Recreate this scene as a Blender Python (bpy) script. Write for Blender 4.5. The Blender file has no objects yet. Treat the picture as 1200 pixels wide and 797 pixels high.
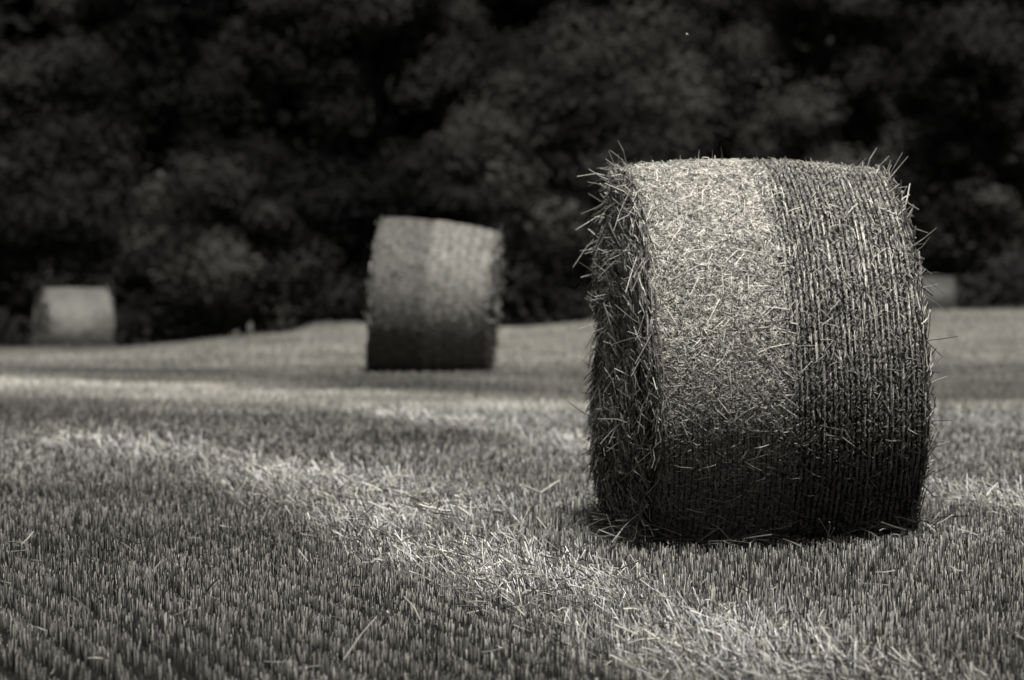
import bpy, math
import numpy as np

rng = np.random.default_rng(11)
scene = bpy.context.scene
COL = scene.collection
TINT = np.array([1.0, 0.962, 0.865])          # warm black-and-white toning

# ------------------------------------------------------------------ helpers
def link_mesh(name, V, faces_list, C, mat, parent=None, smooth=False):
    """faces_list: list of int arrays (M,k).  C: per-vertex grey value or rgb."""
    me = bpy.data.meshes.new(name)
    V = np.asarray(V, dtype=np.float32)
    nl = sum(f.size for f in faces_list); nf = sum(len(f) for f in faces_list)
    me.vertices.add(len(V)); me.loops.add(nl); me.polygons.add(nf)
    me.vertices.foreach_set('co', V.ravel())
    me.loops.foreach_set('vertex_index', np.concatenate([f.ravel() for f in faces_list]).astype(np.int32))
    tot = np.concatenate([np.full(len(f), f.shape[1], np.int32) for f in faces_list])
    start = np.concatenate([[0], np.cumsum(tot)[:-1]]).astype(np.int32)
    me.polygons.foreach_set('loop_start', start)
    me.update(calc_edges=True)
    me.polygons.foreach_set('use_smooth', np.full(nf, smooth))
    if C is not None:
        C = np.asarray(C, dtype=np.float32)
        if C.ndim == 1: C = C[:, None] * TINT[None, :]
        at = me.color_attributes.new('Col', 'FLOAT_COLOR', 'POINT')
        rgba = np.ones((len(V), 4), np.float32); rgba[:, :3] = np.clip(C, 0, 1)
        at.data.foreach_set('color', rgba.ravel())
    me.materials.append(mat)
    o = bpy.data.objects.new(name, me); COL.objects.link(o)
    if parent is not None: o.parent = parent
    return o

def tag(o, label=None, cat=None, group=None, kind=None):
    if label: o['label'] = label
    if cat: o['category'] = cat
    if group: o['group'] = group
    if kind: o['kind'] = kind
    return o

def empty(name, loc, rotz=0.0):
    o = bpy.data.objects.new(name, None); COL.objects.link(o)
    o.location = loc; o.rotation_euler = (0, 0, rotz); o.empty_display_size = .2
    return o

def strands(P, r, c, sides=3, cap=True):
    """P (N,K,3) centre lines, r (N,K) radii, c (N,K) greys -> verts, faces, colours of thin tubes"""
    N, K, _ = P.shape
    d = P[:, -1] - P[:, 0]
    d /= np.linalg.norm(d, axis=1, keepdims=True) + 1e-9
    ref = np.where(np.abs(d[:, 2:3]) > .8, np.array([[1., 0, 0]]), np.array([[0, 0, 1.]]))
    u = np.cross(d, ref); u /= np.linalg.norm(u, axis=1, keepdims=True) + 1e-9
    v = np.cross(d, u)
    ph0 = rng.uniform(0, 6.28, N)
    V = np.empty((N, K, sides, 3)); CC = np.empty((N, K, sides))
    for s in range(sides):
        a = ph0 + 2 * math.pi * s / sides
        off = u * np.cos(a)[:, None] + v * np.sin(a)[:, None]
        V[:, :, s] = P + off[:, None, :] * r[:, :, None]
        CC[:, :, s] = c
    base = (np.arange(N) * K * sides)[:, None]
    F = []
    for k in range(K - 1):
        for s in range(sides):
            t = (s + 1) % sides
            F.append(np.concatenate([base + k*sides+s, base + k*sides+t, base + (k+1)*sides+t, base + (k+1)*sides+s], 1))
    fl = [np.concatenate(F, 0)]
    if cap:
        fl.append(np.concatenate([base + (K-1)*sides + s for s in range(sides)], 1))
    return V.reshape(-1, 3), fl, CC.ravel()

def join(parts):
    Vs, Cs, quads = [], [], {}
    o = 0
    for V, fl, C in parts:
        Vs.append(V); Cs.append(C)
        for f in fl: quads.setdefault(f.shape[1], []).append(f + o)
        o += len(V)
    return np.concatenate(Vs), [np.concatenate(q) for q in quads.values()], np.concatenate(Cs)

def vnoise(x, y, seed=0, n=7, f0=1.0):
    """cheap smooth noise in about [-1,1]: sum of random sines"""
    g = np.random.default_rng(seed)
    out = 0
    for i in range(n):
        a = g.uniform(0, 6.28); f = f0 * g.uniform(.6, 1.8)
        out = out + np.sin((x*math.cos(a) + y*math.sin(a))*f + g.uniform(0, 6.28))
    return out / math.sqrt(n) / 1.2

# ------------------------------------------------------------------ materials
def new_mat(name):
    m = bpy.data.materials.new(name); m.use_nodes = True
    nt = m.node_tree
    return m, nt, nt.nodes['Principled BSDF']

def attr_mat(name, rough=.6, spec=.25, nscale=60., namt=.35, stretch=(1, 1, 1)):
    m, nt, b = new_mat(name)
    at = nt.nodes.new('ShaderNodeAttribute'); at.attribute_name = 'Col'
    tc = nt.nodes.new('ShaderNodeTexCoord')
    mp = nt.nodes.new('ShaderNodeMapping'); mp.inputs['Scale'].default_value = stretch
    nz = nt.nodes.new('ShaderNodeTexNoise'); nz.inputs['Scale'].default_value = nscale
    nz.inputs['Detail'].default_value = 4
    mr = nt.nodes.new('ShaderNodeMapRange')
    mr.inputs['From Min'].default_value = .3; mr.inputs['From Max'].default_value = .7
    mr.inputs['To Min'].default_value = 1 - namt; mr.inputs['To Max'].default_value = 1 + namt
    mx = nt.nodes.new('ShaderNodeVectorMath'); mx.operation = 'SCALE'
    nt.links.new(tc.outputs['Object'], mp.inputs['Vector'])
    nt.links.new(mp.outputs['Vector'], nz.inputs['Vector'])
    nt.links.new(nz.outputs['Fac'], mr.inputs['Value'])
    nt.links.new(at.outputs['Color'], mx.inputs[0])
    nt.links.new(mr.outputs['Result'], mx.inputs['Scale'])
    nt.links.new(mx.outputs['Vector'], b.inputs['Base Color'])
    b.inputs['Roughness'].default_value = rough
    b.inputs['Specular IOR Level'].default_value = spec
    return m

M_ground = attr_mat('soil_and_stubble_ground', .9, .1, 9.0, .45, (1, .45, 1))
M_stub = attr_mat('stubble_straw', .5, .3, 40., .3)
M_straw = attr_mat('baled_straw', .5, .3, 50., .3)
M_core = attr_mat('bale_packed_straw', .9, .05, 90., .6)
M_net = attr_mat('net_wrap_thread', .6, .2, 30., .3)
M_leaf = attr_mat('tree_leaves', .7, .12, 1.2, .35)
M_bark = attr_mat('bark', .9, .1, 8., .5, (1, 1, .3))
M_wing = attr_mat('insect_wing', .5, .3, 200., .1)

# ------------------------------------------------------------------ camera
F_PX, W_PX = 3614.0, 1200.0
HORIZ, CAM_H = 298.0, 1.25
pitch = math.atan((398.5 - HORIZ) / F_PX)
cam = bpy.data.cameras.new('camera'); co = bpy.data.objects.new('camera', cam); COL.objects.link(co)
co.location = (0, 0, CAM_H); co.rotation_euler = (math.pi/2 - pitch, 0, 0)
cam.sensor_width = 36; cam.lens = F_PX * 36 / W_PX
cam.clip_start = .3; cam.clip_end = 3000
cam.dof.use_dof = True; cam.dof.focus_distance = 11.4; cam.dof.aperture_fstop = 2.7
cam.dof.aperture_blades = 9
scene.camera = co

# ------------------------------------------------------------------ terrain
def smooth(a, b, x):
    t = np.clip((x - a) / (b - a), 0, 1); return t*t*(3 - 2*t)

CX = np.array([-40, -10, -7.6, -6.6, -5.0, -4.3, -3.75, -2.8, 0, 1.3, 8.3, 10, 40])
CPY = np.array([409, 408, 406, 400, 392, 389, 379, 378, 381, 377, 361, 361, 356.])
CZ = CAM_H - (CPY - 298) / 60.2 - .09
def ground_z(X, Y):
    xn = X*60/np.maximum(Y, 60)
    zc = np.interp(xn, CX, CZ)
    zb = np.interp(xn, [-10, -5, -3.5, 3, 8], [-2.0, -1.8, -1.45, -1.25, -1.1])
    z = zc * smooth(30, 60, Y)
    z = z + (zb - zc) * smooth(60, 74, Y)
    z = z + .055*smooth(.9, 1.9, X)*smooth(9.5, 12, Y)*smooth(24, 15, Y)
    z = z + .038*smooth(8.5, 11, Y)*smooth(19, 15, Y)
    z = z + .012 * vnoise(X, Y, 3, 6, 1.1) * smooth(5, 12, np.abs(Y)) 
    return z

def polyd(X, Y, pts):
    d = np.full(np.shape(X), 1e9)
    for (x0, y0), (x1, y1) in zip(pts[:-1], pts[1:]):
        dx, dy = x1-x0, y1-y0
        t = np.clip(((X-x0)*dx + (Y-y0)*dy) / (dx*dx+dy*dy), 0, 1)
        d = np.minimum(d, np.hypot(X-x0-t*dx, Y-y0-t*dy))
    return d

T1 = [(-3.9, 21.4), (-3.06, 20.1), (-1.49, 17.9), (-.59, 14.2), (.15, 10.9), (.52, 9.5), (.95, 8.7), (1.5, 7.4)]
T2 = [(-.8, 22.6), (.2, 20.6), (1.3, 17.0), (2.1, 14.1), (2.7, 12.4), (3.4, 10.4)]
B1 = [(-14, 35), (-8, 31.2), (-4.75, 28.4), (-2.2, 26.4), (-.7, 25.2), (.5, 23.2), (2.4, 22.6), (5, 24), (9, 25)]
D1 = [(-14, 40), (-8, 35), (-5.5, 33.2), (-2.6, 31.0), (-1.4, 29.7), (-.5, 27.8), (.6, 25.6), (2.5, 25.2)]
M1 = [(-9, 25.2), (-5, 23.6), (-2.4, 21.8), (-.4, 20.6)]
D2 = [(2.5, 33), (4.8, 32.6), (8, 32)]
def track(X, Y, pts, w, soft):
    d = polyd(X, Y, pts) + .10*vnoise(X, Y, 21, 7, 2.2) + .09*vnoise(X, Y, 22, 9, 7.0)
    return 1 - smooth(w, w + soft, d)
def track_amount(X, Y):
    a1 = track(X, Y, T1, .04 + .24*np.exp(-((Y - 15.2)/2.0)**2) + .12*smooth(10.6, 9.4, Y), .45) * smooth(-3.5, -2.2, X) * np.clip(.80 + .6*vnoise(X, Y, 41, 9, 3.5), .15, 1) * (1 - .25*smooth(11.5, 9.5, Y))
    a2 = track(X, Y, T2, .08, .32) * .9
    return np.clip(np.maximum(a1, a2), 0, 1)
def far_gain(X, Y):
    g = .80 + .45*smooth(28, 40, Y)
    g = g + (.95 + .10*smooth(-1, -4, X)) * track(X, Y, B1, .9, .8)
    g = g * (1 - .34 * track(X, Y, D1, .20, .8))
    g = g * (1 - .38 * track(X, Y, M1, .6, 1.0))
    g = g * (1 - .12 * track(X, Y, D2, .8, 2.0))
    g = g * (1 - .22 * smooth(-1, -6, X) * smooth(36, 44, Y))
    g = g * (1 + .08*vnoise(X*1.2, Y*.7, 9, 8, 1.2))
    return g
def T1X(Y): return np.interp(Y, [p[1] for p in T1[::-1]], [p[0] for p in T1[::-1]])
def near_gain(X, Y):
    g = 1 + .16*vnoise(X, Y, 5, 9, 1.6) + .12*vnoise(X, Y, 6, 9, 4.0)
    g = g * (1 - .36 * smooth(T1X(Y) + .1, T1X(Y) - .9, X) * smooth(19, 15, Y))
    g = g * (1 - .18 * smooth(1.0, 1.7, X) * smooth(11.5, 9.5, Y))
    g = g * (1 - .30 * smooth(10.2, 8.4, Y) * smooth(.45, 1.15, np.abs(X)))  # lens vignette painted into the stubble colour: near corners darker
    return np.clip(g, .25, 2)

ys = np.concatenate([np.linspace(-60, 4, 12, endpoint=False), np.linspace(4, 30, 150, endpoint=False),
                     np.linspace(30, 80, 200, endpoint=False), np.linspace(80, 130, 40, endpoint=False), np.geomspace(130, 1500, 12)])
xi = np.linspace(0, 12, 150)
xs = np.concatenate([-np.geomspace(12.5, 900, 22)[::-1], -xi[::-1], xi[1:], np.geomspace(12.5, 900, 22)])
GX, GY = np.meshgrid(xs, ys)
GZ = ground_z(GX, GY)
tr = track_amount(GX, GY)
farw = smooth(17, 30, GY)
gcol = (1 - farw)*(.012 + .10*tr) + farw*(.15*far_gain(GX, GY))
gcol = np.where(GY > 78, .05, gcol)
V = np.stack([GX, GY, GZ], -1).reshape(-1, 3)
ny, nx = GX.shape
idx = np.arange(ny*nx).reshape(ny, nx)
Q = np.stack([idx[:-1, :-1], idx[:-1, 1:], idx[1:, 1:], idx[1:, :-1]], -1).reshape(-1, 4)
g = link_mesh('ground', V, [Q], gcol.ravel(), M_ground, smooth=True)
tag(g, 'harvested grain field ground under the stubble', 'field', kind='structure')

# ------------------------------------------------------------------ bale positions (used to keep stubble out from under them)
BALES = []
def px_xy(px, Y): return (px - 600) / F_PX * Y

def under_bale(X, Y):
    m = np.zeros(X.shape, bool)
    for (bx, by, yaw, R, W) in BALES:
        c, s = math.cos(yaw), math.sin(yaw)
        u = (X-bx)*c + (Y-by)*s; v = -(X-bx)*s + (Y-by)*c
        m |= (np.abs(u) < W/2 - .02) & (np.abs(v) < R*.42)
    return m
BALES += [(px_xy(886, 13.05), 13.05, math.radians(4.8), .86, 1.09),
          (px_xy(511, 32), 32, math.radians(-2.8), .895, 1.20),
          (px_xy(86, 66), 66, math.radians(20), .93, 1.36),
          (px_xy(1083, 92), 92, math.radians(-6), .92, 1.75)]

# ------------------------------------------------------------------ stubble
rows_dir = np.array([-.33, .944]); rows_n = np.array([.944, .33])
def stubble_patch(y0, y1, dens, rad, hmin, hmax, sides=3, low=.18):
    A = (y1*y1 - y0*y0)*.2 + .7*(y1-y0)*2
    n = int(A*dens)
    Y = np.sqrt(rng.uniform(y0*y0, y1*y1, n)); hw = .2*Y + .5
    X = rng.uniform(-1, 1, n)*hw
    # loose drill rows, 12.5 cm apart
    rc = X*rows_n[0] + Y*rows_n[1]
    fr = rc/.125; sh = (np.round(fr) - fr)*.125*.55
    X = X + sh*rows_n[0]; Y = Y + sh*rows_n[1]
    keep = ~under_bale(X, Y)
    patch = vnoise(X, Y, 31, 9, 3.0)
    keep &= rng.uniform(0, 1, n) < np.clip(.86 + .3*patch, .35, 1)
    X, Y = X[keep], Y[keep]; n = len(X)
    Z = ground_z(X, Y)
    tr = track_amount(X, Y)
    flat = rng.uniform(0, 1, n) < tr*.38
    h = rng.uniform(hmin, hmax, n) * (1 + .18*vnoise(X, Y, 33, 7, 2.5))
    tilt = np.abs(rng.normal(0, .09, n)); az = rng.uniform(0, 6.283, n)
    tilt = np.where(flat, rng.uniform(.35, 1.35, n), tilt)
    az = np.where(flat, 2.3 + rng.normal(0, .9, n), az)
    L = np.where(flat, h*rng.uniform(1.2, 2.4, n), h)
    D = np.stack([np.sin(tilt)*np.cos(az), np.sin(tilt)*np.sin(az), np.cos(tilt)], -1)
    P0 = np.stack([X, Y, Z - .008], -1)
    P0[:, 2] += np.where(flat, rng.uniform(0, .035, n), 0)
    P1 = P0 + D*L[:, None]
    P = np.stack([P0, P1], 1)
    r = np.stack([np.full(n, rad)*rng.uniform(.7, 1.25, n)]*2, 1); r[:, 1] *= .85
    v = .02 + 1.1*rng.uniform(0, 1, n)**2.3
    if low > .5: v = rng.uniform(.13, .50, n)
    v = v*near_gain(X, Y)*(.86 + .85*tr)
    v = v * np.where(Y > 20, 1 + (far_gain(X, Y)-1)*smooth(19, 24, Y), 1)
    c = np.stack([v*low, v*1.25], 1)  # shade at the foot and light on the tip painted into each stem
    return strands(P, r, c, sides, True)

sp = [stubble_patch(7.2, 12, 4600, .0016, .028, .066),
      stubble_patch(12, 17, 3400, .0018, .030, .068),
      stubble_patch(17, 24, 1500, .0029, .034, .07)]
V, fl, C = join(sp)
tag(link_mesh('stubble', V, fl, C, M_stub), 'cut straw stubble covering the field around the large bale', 'stubble', kind='stuff')
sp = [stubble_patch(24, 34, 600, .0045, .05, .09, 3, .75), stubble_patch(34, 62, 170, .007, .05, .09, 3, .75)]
V, fl, C = join(sp)
tag(link_mesh('far_stubble', V, fl, C, M_stub), 'pale blurred stubble in the back half of the field', 'stubble', kind='stuff')

# loose litter straw lying in the tracks and between the stems
def litter(n, y0, y1, bias):
    Y = np.sqrt(rng.uniform(y0*y0, y1*y1, n*6)); X = rng.uniform(-1, 1, n*6)*(.2*Y+.4)
    tr = track_amount(X, Y)
    k = (rng.uniform(0, 1, n*6) < (bias + (1-bias)*tr)) & ~under_bale(X, Y)
    X, Y, tr = X[k][:n], Y[k][:n], tr[k][:n]; m = len(X)
    L = rng.uniform(.03, .11, m) + .08*tr*rng.uniform(0, 1, m)**3
    az = np.where(rng.uniform(0, 1, m) < .6, 2.2 + rng.normal(0, .7, m), rng.uniform(0, 6.28, m))
    el = rng.normal(.05, .25, m) + .15
    D = np.stack([np.cos(az)*np.cos(el), np.sin(az)*np.cos(el), np.sin(el)], -1)*L[:, None]
    P0 = np.stack([X, Y, ground_z(X, Y) + rng.uniform(.005, .05 + .05*tr, m)], -1)
    mid = P0 + D*.5 + rng.normal(0, .004, (m, 3))
    P = np.stack([P0, mid, P0 + D], 1)
    r = np.full((m, 3), .0027)*rng.uniform(.7, 1.2, m)[:, None]
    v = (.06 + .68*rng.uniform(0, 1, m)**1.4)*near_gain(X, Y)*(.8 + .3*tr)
    return strands(P, r, np.stack([v]*3, 1), 3, True)
def foot_straw(n):
    bx, by, yaw, R, W = BALES[0]
    u = np.where(rng.uniform(0, 1, n) < .55, -W/2 - np.abs(rng.normal(0, .10, n)), rng.uniform(-W/2, W/2 + .12, n))
    v = np.where(u < -W/2, rng.uniform(-R*.75, R*.5, n), -R*.5 - np.abs(rng.normal(0, .10, n)))
    X = bx + u*math.cos(yaw) - v*math.sin(yaw); Y = by + u*math.sin(yaw) + v*math.cos(yaw)
    L = rng.uniform(.04, .18, n); az = rng.uniform(0, 6.28, n); el = np.where(u < -W/2, rng.normal(-.6, .5, n), rng.normal(.1, .4, n))
    D = np.stack([np.cos(az)*np.cos(el), np.sin(az)*np.cos(el), np.sin(el)], -1)*L[:, None]
    heap = np.where(u < -W/2, .20*np.exp(-((-u - W/2)/.10)**2), .07)
    P0 = np.stack([X, Y, ground_z(X, Y) + .01 + heap*rng.uniform(0, 1, n)], -1)
    P = np.stack([P0, P0 + D*.5 + rng.normal(0, .006, (n, 3)), P0 + D], 1)
    P[:, :, 2] = np.maximum(P[:, :, 2], ground_z(P[:, :, 0], P[:, :, 1]) + .004)
    v = .05 + .34*rng.uniform(0, 1, n)**1.8
    return strands(P, np.full((n, 3), .0023)*rng.uniform(.7, 1.2, n)[:, None], np.stack([v]*3, 1), 3, True)
V, fl, C = join([foot_straw(1300), litter(7500, 7.3, 24, .012), litter(500, 7.3, 16, .6)])
tag(link_mesh('loose_straw', V, fl, C, M_stub), 'flattened pale straw strewn along the diagonal wheel track', 'straw', kind='stuff')

# ------------------------------------------------------------------ bales
def make_bale(i, detail, seed, label, net=(.0, .5), tone=1.0, lean=.07, taper=0., sink=.035):  # straw colour of each bale takes one even tone factor
    g_ = np.random.default_rng(seed)
    bx, by, yaw, R, W = BALES[i]
    root = empty('round_bale', (bx, by, float(ground_z(np.array(bx), np.array(by))) - sink), yaw)
    tag(root, label, 'bale', 'round straw bales standing in the field')
    H = 1.0
    zc = .905*R + .06
    def deform(x, y, z):
        zb = -.80*R
        z2 = np.where(z < zb, zb + (z - zb)*.5, z)
        wide = 1 + .018*np.exp(-((z + .25*R)/(.45*R))**2)
        y2 = y*wide
        zz = z2 + .90*R
        zz = zz*(1 - taper*(x/W + .5))
        x2 = x - lean*(zz/(1.9*R) - .5)
        return np.stack([x2, y2, zz], -1)
    ns = int(seed)
    def rad(s, ph):
        e = np.abs(2*s/W)
        rr = R - .030*e**2 - .020*smooth(.93, 1.0, e) 
        rr = rr + .007*vnoise(s*5, ph*R*5, 100+ns, 8, 1.0) + .004*vnoise(s*16, ph*R*14, 101+ns, 8, 1.0)
        return rr
    def surf(s, ph, off=0.):
        r = rad(s, ph) + off
        return deform(s, -r*np.cos(ph), r*np.sin(ph))     # ph = 0 faces the front, +pi/2 the top
    def endp(rho, ph, side, off=0.):
        q = rho/R
        x = W/2 + (.055 if detail > .5 else .02)*(1 - q**2) - (.02 if detail > .5 else 0)*np.exp(-((q-.0)/.25)**2) + .018*vnoise(q*5*np.cos(ph), q*5*np.sin(ph), 7+ns+int(side), 8, 1.6) + off
        if detail > .5 and side < 0: x = x + .10*(1 - q**5)*smooth(.35, -.75, q*np.sin(ph))     # slumped lower end
        return deform(side*x, -rho*np.cos(ph), rho*np.sin(ph))
    def low_shade(z):    # shade on the lower bale, painted into the straw colour
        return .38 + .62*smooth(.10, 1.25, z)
    n0, n1 = net[0]*W, net[1]*W
    pitch_n = .0228 if detail > .5 else .06
    # --- packed body
    nsS, nP = (150, 220) if detail > .5 else (60, 120)
    S, PH = np.meshgrid(np.linspace(-W/2, W/2, nsS), np.linspace(-math.pi, math.pi, nP, endpoint=False), indexing='ij')
    inn = (S > n0) & (S < n1)
    rib = np.where(inn, -.009*(np.abs(np.cos((S-n0)/pitch_n*math.pi))**6), 0)
    V = surf(S, PH, rib - .004).reshape(-1, 3)
    idx = np.arange(nsS*nP).reshape(nsS, nP)
    nxt = np.roll(idx, -1, 1)
    Q = np.stack([idx[:-1], idx[1:], nxt[1:], nxt[:-1]], -1).reshape(-1, 4)
    cb = (.016 if detail > .5 else .26)*tone*np.ones(V.shape[0])
    if detail <= .5:
        cb = cb*low_shade(V[:, 2])*(.45 + .55*smooth(.2, .9, V[:, 2]))*(np.where(inn.ravel(), 1.4, .80) if i == 1 else 1.)*(1 + .34*vnoise(V[:, 0]*3, V[:, 2]*3, 60+ns, 8, 2.0))  # blurred bales get further shade toward the foot painted into the body colour
    parts = [(V, [Q], cb)]
    # --- straw laid in the curved side
    def cover(n, s0, s1, lmin, lmax, aniso, vlo, vhi, rw, lift, ribbed=False):
        s = g_.uniform(s0, s1, n)
        if ribbed:
            kr = np.floor((s - n0)/pitch_n); sc = n0 + (kr + .5)*pitch_n
            s = sc + g_.uniform(-.32, .32, n)*pitch_n
        if s1 < W/2 - .01:      # the loose straw thins out raggedly over the edge of the ribbed band
            s = np.where((s > n0 - .02) & (g_.uniform(0, 1, n) < (s - n0 + .02)/.09 + .25), s - .2 - .2*g_.uniform(0, 1, n), s)
        front = g_.uniform(0, 1, n) < .8
        ph = np.where(front, g_.uniform(-1.75, 1.75, n), g_.uniform(-math.pi, math.pi, n))
        L = g_.uniform(lmin, lmax, n)
        a = g_.normal(0, aniso, n) + math.pi/2      # angle: pi/2 = along the wrap
        ds = np.cos(a)*L/2; dp = np.sin(a)*L/2/R
        o0 = g_.uniform(-.002, lift*.6, n); o1 = o0 + g_.exponential(lift*.6, n)
        lim = W/2 - .004
        if ribbed:
            hi = np.maximum(.45*pitch_n - np.abs(s - sc), .0005); ds = np.clip(ds, -hi, hi)
        p0 = surf(np.clip(s-ds, -lim, lim), ph-dp, o0); p1 = surf(np.clip(s+ds, -lim, lim), ph+dp, o1)
        pm = surf(np.clip(s, -lim, lim), ph, np.maximum(o0, o1)*.9 + .001) 
        P = np.stack([p0, pm, p1], 1)
        v = (vlo + (vhi-vlo)*g_.uniform(0, 1, n)**1.15)*tone*low_shade(p0[:, 2])
        r = np.stack([np.full(n, rw)*g_.uniform(.7, 1.25, n)]*3, 1)
        return strands(P, r, np.stack([v]*3, 1), 3, False)
    k = detail
    rw = .0021 if k > .5 else .005
    if k > .5:
        parts.append(cover(105000, -W/2, n0+.07, .007, .030, 1.1, .03, 1.0, .0013, .0042))
        parts.append(cover(2000, -W/2, n0+.05, .04, .12, 1.0, .3, .95, .0018, .008))
        parts.append(cover(44000, n0, n1, .007, .025, .8, .02, .62, .0014, .0045, True))
        parts.append(cover(1000, n0, n1, .02, .08, .8, .25, .8, .0017, .008))
    else:
        nn = int(9000*k/.5)
        two = i == 1          # only the middle bale has a darker band
        a = cover(nn, -W/2, n0 + .06*two, .02, .06, .7, .06, .46 if two else .62, .003, .003)
        b = cover(nn, n0, W/2, .02, .06, .7, .14, .74 if two else .62, .003, .003)
        parts += [a, b]
    V, fl, C = join(parts)
    link_mesh('wrapped_side', V, fl, C, M_straw, root)
    # --- net wrap threads round the bale
    P, rr_, cc = [], [], []
    KN = 180
    phs = np.linspace(-math.pi, math.pi, KN+1)
    th = np.arange(n0, n1 - .01, pitch_n) if k > .5 else np.arange(n0+.02, n1, .1)
    for s in th:
        sw = s + .0016*np.sin(phs*9 + s*50) + .0030*vnoise(phs*4, np.full_like(phs, s*14), 55, 6, 1.2)
        P.append(surf(sw, phs, .0015)); rr_.append(np.full(KN+1, .0030 if k > .5 else .004))
        cc.append(np.full(KN+1, .010) + .02*(g_.uniform(0, 1, KN+1) > .9))
    if k > .5:      # the same threads show only here and there under the loose straw of the other half
        for s in np.arange(-W/2 + .03, n0, pitch_n):
            sw = s + .003*np.sin(phs*9 + s*50)
            off = -.004 + .0095*(smooth(.15, -.35, phs)*smooth(-1.7, -1.3, phs))
            P.append(surf(sw, phs, off)); rr_.append(np.full(KN+1, .0024)); cc.append(np.full(KN+1, .012))
    V1 = strands(np.array(P), np.array(rr_), np.array(cc), 4, False)
    # short bright stretches where a thread's flat side shows
    nb = 1500 if k > .5 else 60
    si = g_.choice(th, nb) + pitch_n*.5*g_.uniform(.6, 1.4, nb); ph = g_.uniform(-1.3, 1.6, nb); Ld = g_.exponential(.03, nb)/R
    Pb = np.stack([surf(si, ph, .004), surf(si, ph+Ld*.5, .006), surf(si+.002, ph+Ld, .004)], 1)
    vb = g_.uniform(.3, .85, nb)*tone*low_shade(Pb[:, 0, 2])
    V2 = strands(Pb, np.full((nb, 3), .0022 if k > .5 else .004), np.stack([vb]*3, 1), 3, False)
    V, fl, C = join([V1, V2])
    link_mesh('net_wrap', V, fl, C, M_net, root)
    # --- the two flat ends
    for side in (-1, 1):
        nr, na = 26, 90
        RH, PA = np.meshgrid(np.linspace(0, R-.03, nr), np.linspace(-math.pi, math.pi, na, endpoint=False), indexing='ij')
        V = endp(RH, PA, side, -.012)
        V[-1] = surf(np.full(na, side*(W/2)), PA[-1], -.006)
        V = V.reshape(-1, 3)
        idx = np.arange(nr*na).reshape(nr, na); nxt = np.roll(idx, -1, 1)
        Q = np.stack([idx[:-1], idx[1:], nxt[1:], nxt[:-1]], -1).reshape(-1, 4)
        if side > 0: Q = Q[:, ::-1]
        ep = [(V, [Q], np.full(len(V), .012 if k > .5 else .05)*tone)]
        n = int((9500 if side < 0 else 4500)*(1 if k > .5 else .2))
        rho = R*np.sqrt(g_.uniform(0, 1, n))*.985; ph = g_.uniform(-math.pi, math.pi, n)
        L = g_.uniform(.03, .17, n)
        spiral = g_.normal(0, .6, n)
        da = np.cos(spiral)*L/2/np.maximum(rho, .12); dr = np.sin(spiral)*L/2
        lim = R*.99
        o0 = g_.uniform(-.012, .012, n); o1 = o0 + g_.exponential(.011, n)
        p0 = endp(np.clip(rho-dr, 0, lim), ph-da, side, o0)
        p1 = endp(np.clip(rho+dr, 0, lim), ph+da, side, o1)
        p0[:, 2] = np.maximum(p0[:, 2], .01); p1[:, 2] = np.maximum(p1[:, 2], .01)
        pm = (p0+p1)/2 + g_.normal(0, .007, (n, 3))
        v = (.02 + .75*g_.uniform(0, 1, n)**2)*tone*(.5 + .5*smooth(-.012, .03, o1))*(.5 + .5*low_shade(p0[:, 2]))
        rw2 = .0024 if k > .5 else .006
        ep.append(strands(np.stack([p0, pm, p1], 1), np.full((n, 3), rw2)*g_.uniform(.7, 1.2, n)[:, None], np.stack([v]*3, 1), 3, True))
        V, fl, C = join(ep)
        link_mesh('flat_end', V, fl, C, M_straw, root)
    # --- fringe: straws hanging over the rims and sticking out
    fr = []
    def fringe(n, side, lmin, lmax, mode, rw):
        ph = g_.uniform(-math.pi, math.pi, n)
        if mode == 'top':
            s = g_.uniform(-W/2, W/2, n); ph = math.pi/2 + g_.normal(0, .10, n)
            p0 = surf(s, ph, 0.)
            d = np.stack([g_.normal(0, .5, n), g_.normal(0, .3, n), np.abs(g_.normal(.9, .3, n))], -1)
        elif mode == 'rim':
            sx = side*(W/2 - np.abs(g_.normal(0, .02, n)))
            p0 = surf(sx, ph, g_.uniform(-.01, .012, n))
            p2 = surf(sx, ph + .1, 0.)
            t = p2 - p0; t /= np.linalg.norm(t, axis=1, keepdims=True)
            sg = np.where(p0[:, 1] < 0, -1., 1.)          # straws hang down the rim
            d = t*sg[:, None]*g_.choice([1, 1, 1, -1], n)[:, None]
            d = d + np.stack([side*g_.normal(.15, .3, n), g_.normal(0, .2, n), g_.normal(0, .15, n)], -1)
        elif mode == 'edge':
            p0 = surf(side*(W/2 - np.abs(g_.normal(0, .03, n))), ph, 0.)
            out = np.stack([np.zeros(n), -np.cos(ph), np.sin(ph)], -1)
            d = out*g_.uniform(-.1, .8, n)[:, None] + np.stack([side*g_.uniform(.2, 1.2, n), g_.normal(0, .3, n), g_.normal(.1, .55, n)], -1)
        else:
            rho = R*np.sqrt(g_.uniform(0, 1, n))*.97
            p0 = endp(rho, ph, side, -.01)
            d = np.stack([side*g_.uniform(.15, .9, n), g_.normal(0, .6, n), g_.normal(-.2, .6, n)], -1)
        d /= np.linalg.norm(d, axis=1, keepdims=True)
        L = lmin + (lmax-lmin)*g_.uniform(0, 1, n)**2.2
        L = np.where(p0[:, 2] < .3, L*.45, L)
        p1 = p0 + d*L[:, None]
        p1[:, 2] = np.maximum(p1[:, 2], .02)
        sag = np.stack([np.zeros(n), np.zeros(n), -.22*L*g_.uniform(-.5, 1, n)], -1)
        pm = (p0+p1)/2 - sag*.6 + g_.normal(0, .05, (n, 3))*L[:, None]
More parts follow.
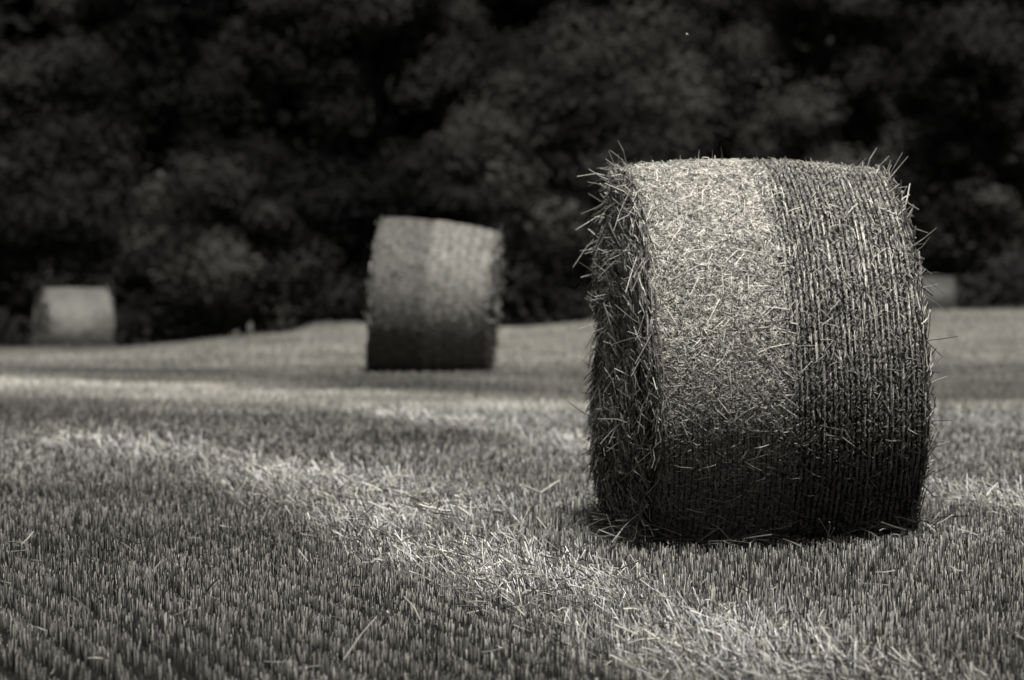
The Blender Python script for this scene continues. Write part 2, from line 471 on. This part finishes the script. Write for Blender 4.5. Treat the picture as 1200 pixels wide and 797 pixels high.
        v = (.08 + .75*g_.uniform(0, 1, n)**1.7)*tone*low_shade(p0[:, 2])*(1 if mode in ('top', 'edge') else .8)
        r = np.full((n, 3), rw)*g_.uniform(.75, 1.25, n)[:, None]; r[:, 2] *= .7
        fr.append(strands(np.stack([p0, pm, p1], 1), r, np.stack([v]*3, 1), 3, True))
    if k > .5:
        fringe(1000, -1, .05, .26, 'rim', .0021); fringe(300, 1, .04, .16, 'rim', .0020)
        fringe(110, -1, .02, .22, 'edge', .0020); fringe(150, 1, .02, .20, 'edge', .0020)
        fringe(420, -1, .02, .18, 'end', .0020); fringe(300, 1, .03, .14, 'end', .0024)
        fringe(150, 1, .008, .03, 'top', .0018); fringe(16, 1, .03, .09, 'top', .0018)
    else:
        fringe(160, -1, .04, .14, 'rim', .003); fringe(260, 1, .05, .2, 'rim', .0035)
        fringe(50, -1, .02, .06, 'edge', .003); fringe(110, 1, .03, .14, 'edge', .0035)
        fringe(200, 1, .04, .14, 'end', .0035)
    V, fl, C = join(fr)
    tag(link_mesh('straw_fringe', V, fl, C, M_straw, root), kind='stuff')
    return root

make_bale(0, 1.0, 1, 'large sharp straw bale in the right foreground with ribbed net wrap on its right half', net=(-.02, .5))
make_bale(1, .5, 2, 'blurred upright-looking straw bale in the middle distance with its rounded right rim frayed', net=(-.05, .5), lean=-.12, taper=.085, sink=.05, tone=.80)
make_bale(2, .3, 3, 'small blurred pale bale on the far left below the dark trees', net=(0, .5), lean=-.03, tone=.76, sink=.09)
make_bale(3, .3, 4, 'distant bale half hidden behind the right rim of the large bale', net=(0, .5), lean=0, tone=.33)

# ------------------------------------------------------------------ single stalks and weeds
def stalk(name, pts, rad, val, label, cat, group=None):
    P = np.array([pts], float); K = P.shape[1]
    V, fl, C = strands(P, np.linspace(rad, rad*.7, K)[None, :], np.full((1, K), val), 6, True)
    return tag(link_mesh(name, V, fl, C, M_stub), label, cat, group)
def gp(px, py, h=.0):
    Y = CAM_H*F_PX/(py - 298.0); x = px_xy(px, Y)
    return (x, Y, float(ground_z(np.array(x), np.array(Y))) + h)
a = gp(402, 792, .04); b = gp(441, 765, .10)
stalk('straw_stalk', [a, ((a[0]+b[0])/2, (a[1]+b[1])/2, .085), b], .0022, .4, 'single long pale stalk leaning over the stubble at the bottom edge, left of centre', 'stalk')
a = gp(612, 604, .10); b = gp(655, 601, .11)
stalk('straw_stalk', [a, ((a[0]+b[0])/2, (a[1]+b[1])/2, .102), b], .005, .65, 'short thick pale stalk lying flat on the stubble left of the large bale', 'stalk')

def weed(px, Y, h, n, label, seed):
    g_ = np.random.default_rng(seed)
    x = px_xy(px, Y); z = float(ground_z(np.array(x), np.array(Y)))
    ps, rs, cs = [], [], []
    for i in range(n):
        hh = h*g_.uniform(.5, 1); dx, dy = g_.normal(0, .05, 2)
        b0 = np.array([g_.normal(0, .04), g_.normal(0, .04), 0])
        ps.append([b0, b0 + [dx*.4, dy*.4, hh*.5], b0 + [dx, dy, hh*.8], b0 + [dx*1.3, dy*1.3, hh]])
        rs.append([.008, .007, .018, .004]); cs.append([.2, .22, .3, .25])
    V, fl, C = strands(np.array(ps), np.array(rs), np.array(cs), 5, True)
    o = link_mesh('weed', V, fl, C, M_stub); o.location = (x, Y, z)
    return tag(o, label, 'weed', 'weeds at the field edge')
weed(293, 60, .40, 8, 'taller of two pale weed tufts at the field edge right of the far left bale', 1)
weed(277, 60.4, .22, 6, 'shorter tuft of weed stalks just left of the taller one at the field edge', 2)

# rough grass along the far edge of the field
n = 9000
X = rng.uniform(-15, 15, n); Y = rng.uniform(59.5, 62.5, n)
hh = rng.uniform(.05, .13, n)*np.clip(1 + .9*vnoise(X, X*0, 91, 9, 2.5), .3, 2.4)
P0 = np.stack([X, Y, ground_z(X, Y) - .01], -1)
P = np.stack([P0, P0 + np.stack([rng.normal(0, .02, n), rng.normal(0, .02, n), hh], -1)], 1)
v = rng.uniform(.08, .32, n)
V, fl, C = strands(P, np.stack([np.full(n, .008), np.full(n, .003)], 1), np.stack([v*.6, v], 1), 3, True)
tag(link_mesh('edge_grass', V, fl, C, M_stub), 'fuzzy rough grass along the far edge of the field', 'grass', kind='stuff')

# tiny pale insect hovering in front of the trees
ix = px_xy(805, 12.6); iz = CAM_H + (298 - 41.5)/F_PX*12.6
ins = empty('insect', (ix, 12.6, iz), .4)
tag(ins, 'tiny pale winged insect in the air above the large bale', 'insect')
V, fl, C = strands(np.array([[(-.006, 0, 0), (-.002, 0, .0005), (.003, 0, .0005), (.006, 0, .001)]]), np.array([[.0006, .0013, .0015, .0008]]), np.full((1, 4), .5), 8, True)
link_mesh('body', V, fl, C, M_wing, ins)
for sgn in (-1, 1):
    Vw = np.array([(.001, 0, .001), (-.004, sgn*.003, .004), (-.002, sgn*.006, .0075), (.003, sgn*.005, .0065), (.003, sgn*.001, .002)])
    link_mesh('wing', Vw, [np.array([[0, 1, 2, 3, 4]])], np.full(5, .8), M_wing, ins)

# ------------------------------------------------------------------ trees
def leaves(P, N_out, size, val, g_):
    n = len(P)
    nrm = N_out*.8 + g_.normal(0, .30, (n, 3)) + np.array([0, 0, .35])
    nrm /= np.linalg.norm(nrm, axis=1, keepdims=True) + 1e-9
    t = np.cross(nrm, g_.normal(0, 1, (n, 3))); t /= np.linalg.norm(t, axis=1, keepdims=True) + 1e-9
    b = np.cross(nrm, t)
    s = size[:, None]
    V = np.stack([P - t*s, P + b*s*.5 + nrm*s*.1, P + t*s, P - b*s*.5 + nrm*s*.1], 1).reshape(-1, 3)
    Q = (np.arange(n)*4)[:, None] + np.arange(4)[None, :]
    return V, [Q], np.repeat(val, 4)

def make_tree(x, y, h, zlow, rx, ry, seed, bright, label, nclump=110, per=130, leaf=.095):
    g_ = np.random.default_rng(seed)
    z0 = float(ground_z(np.array(float(x)), np.array(float(y))))
    root = empty('tree', (x, y, z0)); tag(root, label, 'tree', 'trees along the edge of the wood')
    cz = (h + zlow)/2; rz = (h - zlow)/2
    cl = g_.normal(0, 1, (nclump, 3)); cl /= np.linalg.norm(cl, axis=1, keepdims=True)
    cl[:, 1] = np.where(g_.uniform(0, 1, nclump) < .7, -np.abs(cl[:, 1]), cl[:, 1])
    q = g_.uniform(.45, 1.0, nclump)**.5
    ctr = cl*q[:, None]*np.array([rx, ry, rz]) + np.array([0, 0, cz])
    ctr += g_.normal(0, .25, ctr.shape)
    cr = g_.uniform(.7, 1.7, nclump)*min(1.0, rx/3.2)
    cv = g_.uniform(.7, 1.3, nclump)*np.clip(1 + 1.0*vnoise(ctr[:, 0] + x, ctr[:, 2], 301, 8, .7), .06, 2.2)
    # leaves
    own = np.repeat(np.arange(nclump), per)
    d = g_.normal(0, 1, (len(own), 3)); d /= np.linalg.norm(d, axis=1, keepdims=True)
    rr = cr[own]*g_.uniform(.2, 1.0, len(own))**.6
    P = ctr[own] + d*rr[:, None]*np.array([1.1, 1.1, .75])
    k = P[:, 2] > .15
    P, d, own = P[k], d[k], own[k]
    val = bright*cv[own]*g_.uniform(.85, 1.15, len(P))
    V, fl, C = leaves(P, d, leaf*g_.uniform(.7, 1.4, len(P)), val, g_)
    link_mesh('crown', V, fl, C, M_leaf, root)
    # trunk and limbs
    tk = []
    r0 = .12 + h*.014
    zt = np.linspace(-.3, h*.85, 8)
    wob = np.cumsum(g_.normal(0, .08, (8, 2)), 0)
    tp = np.stack([wob[:, 0], wob[:, 1], zt], -1)
    tk.append(strands(tp[None], np.linspace(r0*1.2, r0*.2, 8)[None], np.full((1, 8), .014), 9, True))
    for j in range(14):
        i = g_.integers(2, 7); e = ctr[g_.integers(0, nclump)]
        s = tp[i]; m = (s+e)/2 + np.array([0, 0, .3])
        tk.append(strands(np.array([[s, m, e]]), np.array([[r0*.45, r0*.28, r0*.08]]), np.full((1, 3), .014), 6, True))
    V, fl, C = join(tk)
    link_mesh('trunk', V, fl, C, M_bark, root)

TPX = 37.0
def tx(px, Y): return (px - 600)/F_PX*Y
B = .025
TREES = [   # px centre, Y, height, low, rx, ry, brightness, label
    (322, 97, 6.4, .1, 4.3, 2.6, 1.0, 'broad low rounded tree between the far left bale and the middle bale'),
    (40, 100, 10.5, .1, 3.2, 2.6, .95, 'leafy tree at the left edge behind the small far left bale'),
    (165, 107, 15, 1.0, 3.0, 2.6, .55, 'dark tree rising left of the broad low rounded tree'),
    (260, 111, 17, 5.5, 3.6, 2.6, .85, 'tall tree whose foliage shows at the top left above the low rounded tree'),
    (455, 109, 16, 1.0, 2.8, 2.4, .5, 'very dark tree directly behind the middle bale'),
    (560, 104, 7.6, .1, 2.6, 2.4, .85, 'small bushy tree just right of the middle bale'),
    (585, 113, 18, 6, 3.0, 2.4, .45, 'very dark tall tree at top centre above the gap between the bales'),
    (708, 99, 10.4, .3, 3.5, 2.8, 1.55, 'domed grey tree rising behind the left rim of the large bale'),
    (850, 108, 15, 1.0, 3.0, 2.6, .95, 'tree standing behind the left half of the large bale top'),
    (970, 105, 16, .6, 2.8, 2.5, 1.0, 'tree with columns of foliage behind the right half of the large bale top'),
    (1085, 110, 16, 1.0, 2.8, 2.5, .6, 'dark tree above the right rim of the large bale'),
    (1180, 101, 13, .1, 2.7, 2.6, .95, 'leafy tree at the right edge of the photo beyond the distant bale'),
    (-110, 103, 14, .2, 3.4, 2.6, .9, 'tree just outside the left edge beyond the leafy one'),
    (1310, 104, 14, .2, 3.4, 2.6, .9, 'tree just outside the right edge beyond the leafy one'),
]
for j, (px, Y, h, lo, rx, ry, br, lab) in enumerate(TREES):
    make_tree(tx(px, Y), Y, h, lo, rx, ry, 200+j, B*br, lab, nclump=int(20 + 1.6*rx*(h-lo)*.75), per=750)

# deep wood behind, and dark undergrowth at its foot
g_ = np.random.default_rng(77)
n = 190000
P = np.stack([g_.uniform(-70, 70, n), g_.uniform(115, 126, n), -2.2 + 25*g_.uniform(0, 1, n)], -1)
lump = vnoise(P[:, 0], P[:, 2], 88, 9, .9)
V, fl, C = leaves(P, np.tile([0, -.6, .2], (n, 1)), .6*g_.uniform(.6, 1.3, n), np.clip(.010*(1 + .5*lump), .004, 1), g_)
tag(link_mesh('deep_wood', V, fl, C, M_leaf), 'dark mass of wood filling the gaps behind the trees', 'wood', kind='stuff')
n = 26000
Yu = g_.uniform(96, 103, n)
X = g_.uniform(-34, 34, n); hgt = 1.5 + .9*vnoise(X, X*0, 66, 7, .8)
P = np.stack([X, Yu, ground_z(X, Yu) + np.clip(hgt, .4, 3.4)*g_.uniform(0, 1, n)], -1)
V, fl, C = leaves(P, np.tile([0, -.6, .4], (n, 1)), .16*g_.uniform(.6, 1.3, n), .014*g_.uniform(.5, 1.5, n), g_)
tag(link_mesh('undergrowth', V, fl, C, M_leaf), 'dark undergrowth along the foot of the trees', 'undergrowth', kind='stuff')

# ------------------------------------------------------------------ light
SUN_EL, SUN_AZ = math.radians(68), math.radians(166)      # azimuth clockwise from +Y (north)
w = bpy.data.worlds.new('World'); scene.world = w; w.use_nodes = True
nt = w.node_tree; bg = nt.nodes['Background']
sky = nt.nodes.new('ShaderNodeTexSky'); sky.sky_type = 'NISHITA'; sky.sun_disc = False
sky.sun_elevation = SUN_EL; sky.sun_rotation = SUN_AZ; sky.dust_density = 2.0
hs = nt.nodes.new('ShaderNodeHueSaturation'); hs.inputs['Saturation'].default_value = .0
nt.links.new(sky.outputs['Color'], hs.inputs['Color'])
nt.links.new(hs.outputs['Color'], bg.inputs['Color'])
bg.inputs['Strength'].default_value = .042
sl = bpy.data.lights.new('sun', 'SUN'); so = bpy.data.objects.new('sun', sl); COL.objects.link(so)
sl.energy = 5.0; sl.angle = math.radians(9.0); sl.color = (1.0, .985, .95)
from mathutils import Vector
sv = Vector((math.sin(SUN_AZ)*math.cos(SUN_EL), math.cos(SUN_AZ)*math.cos(SUN_EL), math.sin(SUN_EL)))
so.rotation_euler = sv.to_track_quat('Z', 'Y').to_euler()
so.location = (0, 0, 30)

scene.view_settings.view_transform = 'Standard'
scene.view_settings.look = 'None'
scene.view_settings.exposure = 0
scene.view_settings.gamma = 1
